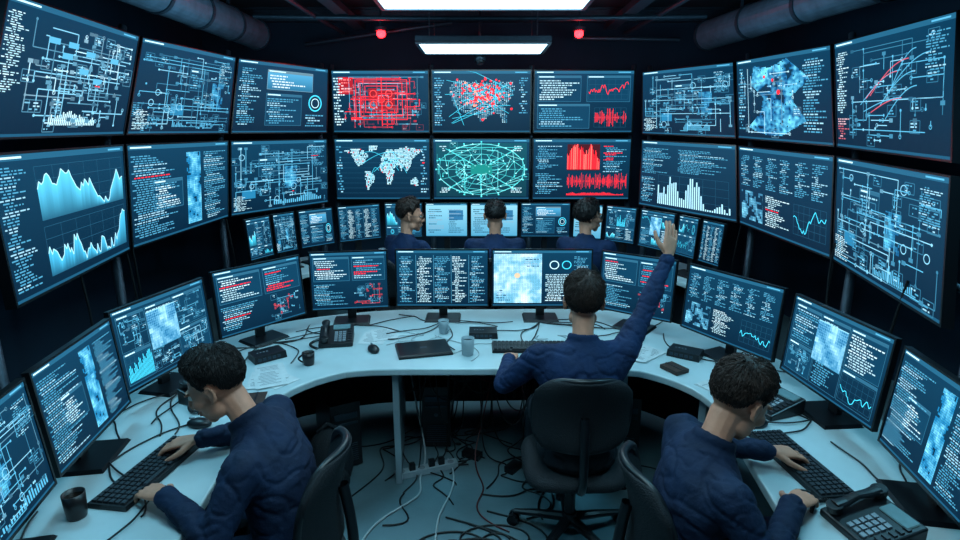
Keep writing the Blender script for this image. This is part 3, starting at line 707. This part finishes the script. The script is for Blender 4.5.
    nb=W(0,-.022,-.05);mb.cap(nb,.053,nb.lerp(nk,.6),.050,'skin');mb.cap(nb.lerp(nk,.6),.050,nk-t2.normalized()*.01,.052,'skin')
    remesh('head',mb,.0040 if hi else .007,2,e)
    mb=MB()
    for q in(-1,1):
        E(mb,q*.030,.076,.008,.0125,.0125,.0115,'eyew');E(mb,q*.030,.0855,.007,.0055,.0035,.0055,'iris')
    mb.obj('eyes',e,smooth=True)
    mb=MB()
    for q in(-1,1):mb.cap(W(q*.014,.094,.028),.0035,W(q*.046,.082,.031),.0028,hairk,8)
    mb.obj('eyebrows',e,smooth=True)
    mb=MB();E(mb,0,.0965,-.0575,.021,.0055,.0045,'lip');E(mb,0,.0945,-.0665,.018,.0055,.0055,'lip');mb.obj('lips',e,smooth=True)
    if glasses:
        sp=[]
        for q in(-1,1):sp.append([W(q*.031+.023*math.cos(i*.5236),.1,.006+.019*math.sin(i*.5236)) for i in range(13)]);sp.append([W(q*.054,.1,.01),W(q*.078,.06,.01),W(q*.084,0,.005)])
        sp.append([W(-.01,.1,.01),W(.01,.1,.01)]);curve('glasses',sp,.0022,'black',e)
    # hair
    if hairstyle=='bob': T=[(-1,-.75),(-.3,-.72),(.05,-.6),(.25,-.15),(.5,.3),(.75,.52),(1,.56)]
    elif hairstyle=='crop': T=[(-1,-.5),(-.4,-.42),(-.15,-.05),(.1,.15),(.35,.3),(.7,.62),(1,.66)]
    else: T=[(-1,-.55),(-.5,-.5),(-.3,-.3),(-.12,.1),(.12,.14),(.2,-.12),(.34,-.05),(.44,.3),(.65,.52),(1,.58)]
    extra={'short':.014,'crop':.007,'bob':.022}[hairstyle]
    rg=random.Random(len(name)*7+int(abs(Hc.x)*100))
    def thick(d):
        t=min(1,max(0,(d.z+.35)/1.0));return (.3+.9*t) if hairstyle=='short' else 1
    def surf(d,ex):
        return W(d.x*(.074+ex),-.012+d.y*(.092+ex*.9),.028+d.z*(.086+ex*1.15))
    mb=MB();nu,nv=72,48;vs=[];fs=[];ok=[]
    for j in range(nv+1):
        ph=math.pi*j/nv
        for i in range(nu):
            th=2*math.pi*i/nu;d=V((math.sin(ph)*math.cos(th),math.sin(ph)*math.sin(th),math.cos(ph)))
            th_=pw(d.y,T)+noise.noise(d*9)*.05;marg=d.z-th_;cl=min(1,max(0,marg/.3))
            nz_=noise.noise(d*5+V((0,Hc.x,Hc.y)))*.007+noise.noise(V((d.x*26,d.y*9,d.z*9)))*.004
            top=.008*max(0,d.z) if hairstyle=='short' else 0
            vs.append(surf(d,(extra*thick(d)+nz_*(.4 if hairstyle=='crop' else 1)+top)*cl+.0012));ok.append(marg>-.01)
    for j in range(nv):
        for i in range(nu):
            q=(j*nu+i,j*nu+(i+1)%nu,(j+1)*nu+(i+1)%nu,(j+1)*nu+i)
            if sum(ok[a] for a in q)>=3:fs.append(q[::-1])
    mb.add(vs,fs,hairk);o=mb.obj('hair',e,smooth=True)
    N={'short':2400,'crop':900,'bob':1200}[hairstyle] if hi else 500
    sp=[];crown=V((.15,-.35,.93)).normalized()
    cnt=0
    while cnt<N:
        d=V((rg.gauss(0,1),rg.gauss(0,1),rg.gauss(0,1)))
        if d.length<.1:continue
        d.normalize()
        if d.z<pw(d.y,T)+.02:continue
        cnt+=1;tg=(d-crown);tg=(tg-d*tg.dot(d))
        if tg.length<.05:tg=V((rg.random()-.5,rg.random(),0))
        tg.normalize();cl_=noise.noise(d*4+V((Hc.x,0,0)));tg=(tg+V((rg.uniform(-.3,.3)+cl_,rg.uniform(-.3,.3)-cl_,rg.uniform(-.3,.2)))).normalized()
        L={'short':.15+.28*max(0,d.z),'crop':.16,'bob':.6}[hairstyle]*rg.uniform(.5,1.1);pts=[];lift=rg.uniform(.002,.006+.014*max(0,d.z))
        for j in range(4):
            t=j/3;dd=(d+tg*L*t).normalized();mg=dd.z-pw(dd.y,T)
            if hairstyle!='bob' and mg<-.05 and j>1:break
            ed=min(1,max(.05,mg/.3));pts.append(surf(dd,(extra*thick(dd)+(.006*max(0,dd.z) if hairstyle=='short' else 0))*ed*.95+lift*math.sin(t*2.4)*max(.3,ed)+.0018))
        if len(pts)>1:sp.append(pts)
    curve('hair_strands',sp,.0011 if hi else .0018,hairk,e,res=0)
    # hands
    for s_ in 'LR':
        mb=MB();hh=J['hand'+s_];hand(mb,g['wr'+s_]+V(hh['d']).normalized()*.018,hh['d'],hh['n'],s_=='R',hh.get('curl',22),hh.get('spread',.06),'skin',hh.get('S',1.0)*(1 if fem==1 else .9),hh.get('first'))
        remesh('left_hand' if s_=='L' else 'right_hand',mb,.0032 if hi else .005,1,e)
    return e
DN=(0,0,-1)
person('seated_operator',dict(pelvis=(-.67,1.74,.55),chest=(-.73,1.79,.80),neck=(-.84,1.845,.975),head=(-.955,1.87,1.10),face=(-.90,-.12,-.42),hipside=(0,1,0),
 shL=(-.79,1.64,.905),shR=(-.81,2.03,.91),elL=(-.84,1.51,.735),wrL=(-1.05,1.63,.812),elR=(-.95,2.09,.79),wrR=(-1.10,1.99,.815),
 knL=(-1.1,1.62,.54),anL=(-1.08,1.60,.1),knR=(-1.1,1.88,.54),anR=(-1.15,1.9,.1),foot=(-1,0,0),
 handL=dict(d=(-.86,.5,-.10),n=DN,curl=20),handR=dict(d=(-.98,-.15,-.10),n=DN,curl=20)),hs_=1.07)
person('seated_operator',dict(pelvis=(.69,1.62,.55),chest=(.72,1.64,.80),neck=(.78,1.68,.985),head=(.87,1.72,1.115),face=(.82,.25,-.46),hipside=(.1,-1,0),
 shR=(.76,1.48,.915),shL=(.75,1.87,.92),elR=(.85,1.39,.735),wrR=(1.02,1.585,.812),elL=(.93,1.99,.79),wrL=(1.09,1.90,.815),
 knL=(1.1,1.78,.54),anL=(1.12,1.78,.1),knR=(1.1,1.5,.54),anR=(1.1,1.5,.1),foot=(1,0,0),
 handR=dict(d=(.75,.62,-.10),n=DN,curl=20),handL=dict(d=(.98,.1,-.10),n=DN,curl=20)),hairk='hair2',hs_=1.07)
person('pointing_operator',dict(pelvis=(.46,2.36,.55),chest=(.465,2.41,.83),neck=(.48,2.46,1.045),head=(.49,2.53,1.205),face=(.12,1,-.06),hipside=(1,0,0),
 shL=(.275,2.45,.965),shR=(.675,2.46,.985),elL=(.115,2.53,.785),wrL=(.155,2.79,.805),elR=(.805,2.59,1.165),wrR=(.93,2.71,1.375),
 knL=(.32,2.80,.54),anL=(.3,2.85,.1),knR=(.6,2.80,.54),anR=(.62,2.85,.1),foot=(0,1,0),
 handL=dict(d=(.15,.98,-.10),n=DN,curl=14),handR=dict(d=(.22,.40,.88),n=(-.45,.85,-.15),curl=7,spread=.26,first=2,S=1.08)),shirt='navy2',hs_=1.09,hairk='hair2')
def rear(name,x,y,face,hs,**kw):
    sd=V(hs).normalized();b=V((x,y,0))
    bf=V((-sd.y,sd.x,0))
    def q(a,b2,z):return b+sd*a+bf*b2+UP*z
    person(name,dict(pelvis=q(0,-.1,.65),chest=q(0,-.06,.90),neck=q(0,-.02,1.125),head=q(0,.03,1.295),face=face,hipside=tuple(sd),
     shL=q(-.195,-.02,1.055),shR=q(.195,-.02,1.055),elL=q(-.24,.08,.87),elR=q(.24,.08,.87),wrL=q(-.13,.27,.905),wrR=q(.13,.27,.905),
     knL=q(-.13,.33,.64),knR=q(.13,.33,.64),anL=q(-.13,.33,.2),anR=q(.13,.33,.2),foot=tuple(bf),
     handL=dict(d=tuple(bf+V((0,0,-.1))),n=DN,curl=20),handR=dict(d=tuple(bf+V((0,0,-.1))),n=DN,curl=20)),hi=False,zf=.1,hs_=1.1,**kw)
    chair(x-bf.x*.12,y-bf.y*.12,math.atan2(bf.y,bf.x),.1,False,bh=.34)
rear('rear_operator',-.61,4.68,(.85,.1,-.1),(.75,-.66,0),shirt='navy2',hairk='hair2',glasses=True,hairstyle='short')
rear('rear_operator',.127,4.66,(0,1,-.1),(1,0,0),shirt='navy2',hairk='hair',hairstyle='crop')
rear('rear_operator',.90,4.66,(.9,.15,-.1),(.85,-.5,0),shirt='navy2',hairk='hair',glasses=True,hairstyle='bob',fem=.9)
chair(-.75,1.72,math.pi,0,False,bh=.38,bw=.92)
chair(.76,1.62,0,0,False,bh=.38,bw=.92)
chair(.45,2.44,math.pi/2,0,False,bh=.36,b0=.16,bw=.95)

# ---------------------------------------------------------------- desk objects
def keyboard(x,y,z,rz,L=.44,D=.15):
    mb=MB();mb.box((0,0,.008),(L/2,D/2,.008),'black',top=(.985,.96))
    cols,rows=18,6;cw=(L-.02)/cols;ch=(D-.02)/rows
    for j in range(rows):
        i=0
        while i<cols:
            w=1
            if j==0 and i==4:w=6
            cx=-L/2+.01+(i+w/2)*cw+(.004 if i>=13 else 0);cy=-D/2+.01+(j+.5)*ch
            mb.box((cx,cy,.0195),(cw*w/2*.86,ch/2*.86,.0045),'key',top=(.86,.82));i+=w
    return mb.obj('keyboard',loc=(x,y,z),rz=rz)
keyboard(-1.235,1.86,.752,math.radians(90-8))
keyboard(1.225,1.91,.752,math.radians(90+6))
keyboard(.29,3.09,.752,0)
keyboard(-.45,5.08,.852,0,.38,.13);keyboard(.2,5.1,.852,0,.38,.13);keyboard(.62,5.08,.852,0,.36,.13)
def mouse(x,y,rz,k='black',z=.751):
    mb=MB();mb.ell((0,0,.012),V((.031,0,0)),V((0,.055,0)),V((0,0,.024)),k,20,10)
    mb.box((0,.03,.036),(.004,.012,.003),'keylab')
    for i,v in enumerate(mb.v):
        if v[2]<0:mb.v[i]=(v[0],v[1],0)
    mb.obj('computer_mouse',smooth=True,loc=(x,y,z),rz=rz)
mouse(-1.22,2.2,1.5);mouse(1.2,2.2,-1.4);mouse(.62,3.06,.1);mouse(-.62,3.05,.5)
def phone(x,y,rz):
    e=empty('desk_telephone',(x,y,.751),rz);mb=MB()
    w,d=.10,.10
    mb.add([(-w,-d,0),(w,-d,0),(w,d,0),(-w,d,0),(-w,-d,.025),(w,-d,.025),(w,d,.075),(-w,d,.075)],[(3,2,1,0),(4,5,6,7),(0,1,5,4),(1,2,6,5),(2,3,7,6),(3,0,4,7)],'black')
    mb.obj('base',e,bevel=.006)
    ty=V((0,.2,.05)).normalized();tz=V((0,-.05,.2)).normalized();ax=(V((1,0,0)),ty,tz);mb=MB()
    def P(a,b2,h=.0):return V((a,b2,.05+b2*.25+h))
    for j in range(5):
        for i in range(3):mb.box(P(.0+i*.024,-.075+j*.021,.003),(.009,.0075,.004),'keylab',ax)
    for j in range(6):mb.box(P(.078,-.075+j*.024,.003),(.011,.006,.003),'key',ax)
    mb.box(P(.03,.065,.003),(.05,.022,.004),'lcd',ax);mb.obj('keypad',e)
    mb=MB()
    a,b2=P(-.065,-.08,.028),P(-.065,.08,.028)
    mb.loft([(a+ty*.0,V((.022,0,0)),tz*.014),(a+ty*.04,V((.018,0,0)),tz*.012),((a+b2)/2+tz*.008,V((.015,0,0)),tz*.011),(b2-ty*.04,V((.018,0,0)),tz*.012),(b2,V((.022,0,0)),tz*.014)],'black',14)
    for p in(a,b2):mb.cyl(p+tz*.006,p-tz*.022,.026,.022,'black',18)
    mb.obj('handset',e,smooth=False,bevel=.003)
    pts=[]
    for i in range(150):
        t=i/149;c=V((-.1-.05*math.sin(t*3.1),-.1+.16*t-.03,.012));pts.append((c.x+.007*math.cos(i*.9),c.y,c.z+.007*math.sin(i*.9)))
    curve('coiled_cord',[pts],.0022,'cable',e,1)
phone(-.87,3.2,math.radians(10));phone(-1.29,2.46,math.radians(70));phone(1.34,2.36,math.radians(-70));phone(1.25,1.54,math.radians(-80))
def cup(x,y,k,r=.036,h=.09,handle=True,z=.751,nm='coffee_mug'):
    mb=MB();n=28;prof=[(0.001,.0),(r*.8,0),(r*.86,.006),(r*.95,h*.5),(r,h),(r*.93,h),(r*.88,h*.5),(r*.8,.01)]
    vs=[];fs=[]
    for a,b2 in prof:
        for i in range(n):vs.append((a*math.cos(6.28318*i/n),a*math.sin(6.28318*i/n),b2))
    for j in range(len(prof)-1):
        for i in range(n):fs.append((j*n+i,j*n+(i+1)%n,(j+1)*n+(i+1)%n,(j+1)*n+i))
    mb.add(vs,fs,k);mb.cyl((0,0,.009),(0,0,h*.82),r*.78,r*.925,'coffee',n)
    if handle:
        P=[V((r*.9+.022*math.sin(t*math.pi/8),0,h*.2+h*.6*t/8)) for t in range(9)]
        for a,b2 in zip(P,P[1:]):mb.cap(a,.005,b2,.005,k,8)
    mb.obj(nm,smooth=True,loc=(x,y,z),rz=random.Random(int(x*100)).uniform(0,6))
cup(-.94,2.86,'dcup',.034,.07);cup(-.07,3.0,'cup',.038,.10,False,nm='paper_cup');cup(-1.34,1.61,'dcup',.034,.09,False,nm='travel_cup');cup(-.23,3.35,'cup',.034,.085)
cup(-.9,5.05,'cup',.035,.09,z=.851)
def laptop(x,y,rz):
    mb=MB();mb.box((0,0,.007),(.155,.11,.006),'black',top=(.99,.99));mb.box((0,0,.0165),(.152,.107,.0035),'bezel',top=(.97,.96));mb.cyl((-.1,.108,.012),(.1,.108,.012),.006,.006,'dmetal',10);mb.box((0,0,.0202),(.02,.012,.0005),'metal')
    mb.obj('closed_laptop',loc=(x,y,.751),rz=rz,bevel=.002)
laptop(-.33,3.06,.25)
def papers(x,y,rz,n=4,seed=1,nm='paper_sheets'):
    r=random.Random(seed);mb=MB()
    for i in range(n):
        a=r.uniform(-.4,.4);X=V((math.cos(a),math.sin(a),0));Y=V((-math.sin(a),math.cos(a),0));c=V((r.uniform(-.05,.05),r.uniform(-.05,.05),.0015+.0018*i))
        mb.box(c,(.075,.105,.0006),'paper',(X,Y,UP))
        for j in range(9): mb.box(c+Y*(.08-.018*j)+UP*.0009+X*r.uniform(-.01,.0),(r.uniform(.03,.06),.0025,.0002),'keylab',(X,Y,UP))
    mb.obj(nm,loc=(x,y,.7505),rz=rz)
papers(-1.12,2.68,.6,4,2);papers(.93,3.02,-.5,4,3);papers(-.62,3.28,.2,2,4);papers(1.17,2.55,.3,2,6);papers(-1.12,1.3,.1,2,9)
def notebook(x,y,rz,k='wallet',s=(.045,.06,.011)):
    mb=MB();mb.box((0,0,s[2]),(s[0],s[1],s[2]),k);mb.box((.003,0,s[2]),(s[0],s[1]*.97,s[2]*.75),'paper');mb.box((0,0,s[2]*2+.0015),(s[0]*.12,s[1]*.99,.0012),'black');mb.obj('pocket_notebook',loc=(x,y,.751),rz=rz,bevel=.002)
notebook(1.04,2.78,.5);notebook(-1.06,2.42,.2)
def hub(x,y,rz,nm='network_switch',s=(.09,.06,.02)):
    mb=MB();mb.box((0,0,s[2]),s,'black',top=(.96,.96))
    for i in range(5):mb.box((-s[0]*.7+i*s[0]*.3,-s[1]*.99,s[2]),(s[0]*.1,.002,s[2]*.4),'dmetal')
    for i in range(4):mb.box((-s[0]*.6+i*s[0]*.2,0,s[2]*2+.0005),(.004,.004,.001),'keylab')
    mb.obj(nm,loc=(x,y,.751),rz=rz,bevel=.003)
hub(1.17,2.98,-.6);hub(-1.2,2.95,.7);hub(.02,3.3,0);hub(.93,3.24,-.3,s=(.07,.045,.018))
# floor objects
def tower(x,y,z=0,rz=0):
    e=empty('computer_tower',(x,y,z),rz);mb=MB();mb.box((0,0,.22),(.09,.21,.21),'black')
    mb.box((0,-.213,.35),(.07,.004,.02),'dmetal');mb.box((0,-.213,.30),(.07,.004,.008),'dmetal');mb.cyl((0,-.21,.24),(0,-.22,.24),.012,.012,'metal',14)
    for i in range(9):mb.box((0,-.213,.05+i*.014),(.065,.003,.003),'dmetal')
    for sx in(-1,1):
        for sy in(-1,1):mb.cyl((sx*.07,sy*.18,0),(sx*.07,sy*.18,.012),.015,.015,'black',10)
    mb.obj('case',e,bevel=.004)
tower(-.28,3.45);tower(.95,3.3,0,-.3);tower(-.9,3.2,0,.5)
mb=MB();mb.box((0,0,.02),(.19,.028,.018),'cup')
for i in range(6):
    mb.cyl((-.15+i*.06,0,.037),(-.15+i*.06,0,.0395),.019,.019,'keylab',16)
    if i in(1,3,4):mb.box((-.15+i*.06,0,.058),(.018,.016,.02),'black')
mb.obj('power_strip',loc=(-.32,2.98,0),rz=.35,bevel=.004)
mb=MB();mb.box((0,0,.02),(.05,.03,.02),'black');mb.cyl((.05,0,.02),(.08,0,.02),.006,.004,'cable',8);mb.obj('power_adapter',loc=(.2,3.0,0),rz=.9,bevel=.005)
mb=MB();mb.box((0,0,.02),(.06,.03,.02),'black');mb.cyl((.06,0,.02),(.09,0,.02),.006,.004,'cable',8);mb.obj('power_adapter',loc=(-.05,3.14,0),rz=-.5,bevel=.005)
mb=MB();mb.ell((0,0,.2),V((.13,0,0)),V((0,.10,0)),V((0,0,.2)),'mesh',22,12);mb.ell((0,-.1,.13),V((.1,0,0)),V((0,.05,0)),V((0,0,.1)),'mesh',18,10);mb.cap((-.05,0,.39),.01,(0,0,.43),.01,'mesh');mb.cap((0,0,.43),.01,(.05,0,.39),.01,'mesh')
o=mb.obj('backpack',smooth=True,loc=(-.84,2.78,.005),rz=.3)
# cables
r=random.Random(77);sp=[];mons=[((a[0]+b2[0])/2*.96,(a[1]+b2[1])/2-.05) for a,b2,L in ms]
for k_ in range(64):
    a=r.choice(mons);d=V((-a[0]*.45,2.4-a[1],0)).normalized();pts=[];p=V((a[0]*1.0,a[1],.757))
    if abs(a[0])<.8:d=V((r.uniform(-1,1),-.3,0))
    else:
        tg=V((-d.y,d.x,0));d=(d*.3+tg*r.choice((-1,1))).normalized()
    for j in range(7):
        pts.append((p.x,p.y,.7555+.002*(k_%3)));d=(Matrix.Rotation(r.uniform(-.7,.7),3,'Z')@d).normalized();p=p+d*r.uniform(.04,.11)
        if p.y<3.0 and abs(p.x)<1.08: p.x=math.copysign(1.12,p.x) if p.y<2.6 else p.x
        if p.y<2.9 and abs(p.x)<.95:p.y=2.92
    sp.append(pts)
curve('desk_cables',sp,.0034,'cable')
sp=[]
for k_ in range(10):
    a=r.uniform(-.5,.9);pts=[(a,3.3,.7545)]
    for j in range(6):
        q=pts[-1];pts.append((q[0]+r.uniform(-.12,.12),max(2.88,q[1]+r.uniform(-.12,.06)),.7545))
    sp.append(pts)
curve('desk_patch_leads',sp,.003,'cablew')
sp=[]
for k_ in range(30):
    a=r.uniform(-.45,.75);b2=a+r.uniform(-.4,.4);y=r.uniform(3.1,3.6);L=r.uniform(.15,.6)
    sp.append([(a,y,.71),(a,y-.03,.71-L*.6),((a+b2)/2,y-.1,.71-L),(b2,y-.05,.71-L*.5),(b2,y,.71)])
for k_ in range(28):
    a=r.uniform(-.5,.7);y=r.uniform(3.0,3.6);p=V((a,y,.008));pts=[(a,y,.7),(a+r.uniform(-.05,.05),y-.03,.3),(a,y-.05,.02)]
    for j in range(6):
        p=p+V((r.uniform(-.22,.22),r.uniform(-.2,.1),0));pts.append((p.x,max(2.5,p.y),.008))
    sp.append(pts)
curve('under_desk_cables',sp,.0045,'cable')
curve('under_desk_power_leads',[[(.1,3.3,.7),(.05,3.2,.3),(-.1,3.0,.01),(.1,2.8,.008),(-.1,2.6,.008),(.15,2.45,.008)],[(.3,3.3,.7),(.2,3.2,.35),(.3,3.1,.2),(.5,3.3,.7)],[(-.2,3.4,.7),(-.1,3.3,.4),(.2,3.2,.3),(.6,3.4,.7)]],.004,'cabler')
curve('floor_extension_lead',[[(-.5,3.5,.7),(-.42,3.3,.25),(-.3,3.1,.01),(-.38,2.9,.008),(-.3,2.75,.008),(-.5,2.6,.008),(-.62,2.4,.008),(-.6,2.1,.008)],[(-.2,3.1,.01),(-.1,2.85,.008),(-.28,2.6,.008),(-.2,2.3,.008),(-.25,2.1,.008)]],.0055,'cablew')
sp=[]
for c in((.1,2.4),(-.12,2.35),(.0,2.3)):
    sp.append([(c[0]+(.05+.03*t)*math.cos(t*1.3),c[1]+(.05+.02*t)*math.sin(t*1.3)*.8,.008) for t in range(12)])
curve('floor_cable_coils',sp,.005,'cable')
# ---------------------------------------------------------------- world, camera, view
w=bpy.data.worlds.new('World');bpy.context.scene.world=w;w.use_nodes=True
bg=w.node_tree.nodes['Background'];bg.inputs['Color'].default_value=(.03,.07,.12,1);bg.inputs['Strength'].default_value=.3
cd=bpy.data.cameras.new('Camera');cd.lens=21.0;cd.sensor_width=36;cd.clip_start=.05
co=bpy.data.objects.new('Camera',cd);bpy.context.collection.objects.link(co);co.location=(0,0,2.0);co.rotation_euler=(math.radians(90-14.04),0,0)
bpy.context.scene.camera=co
bpy.context.scene.view_settings.view_transform='Standard'
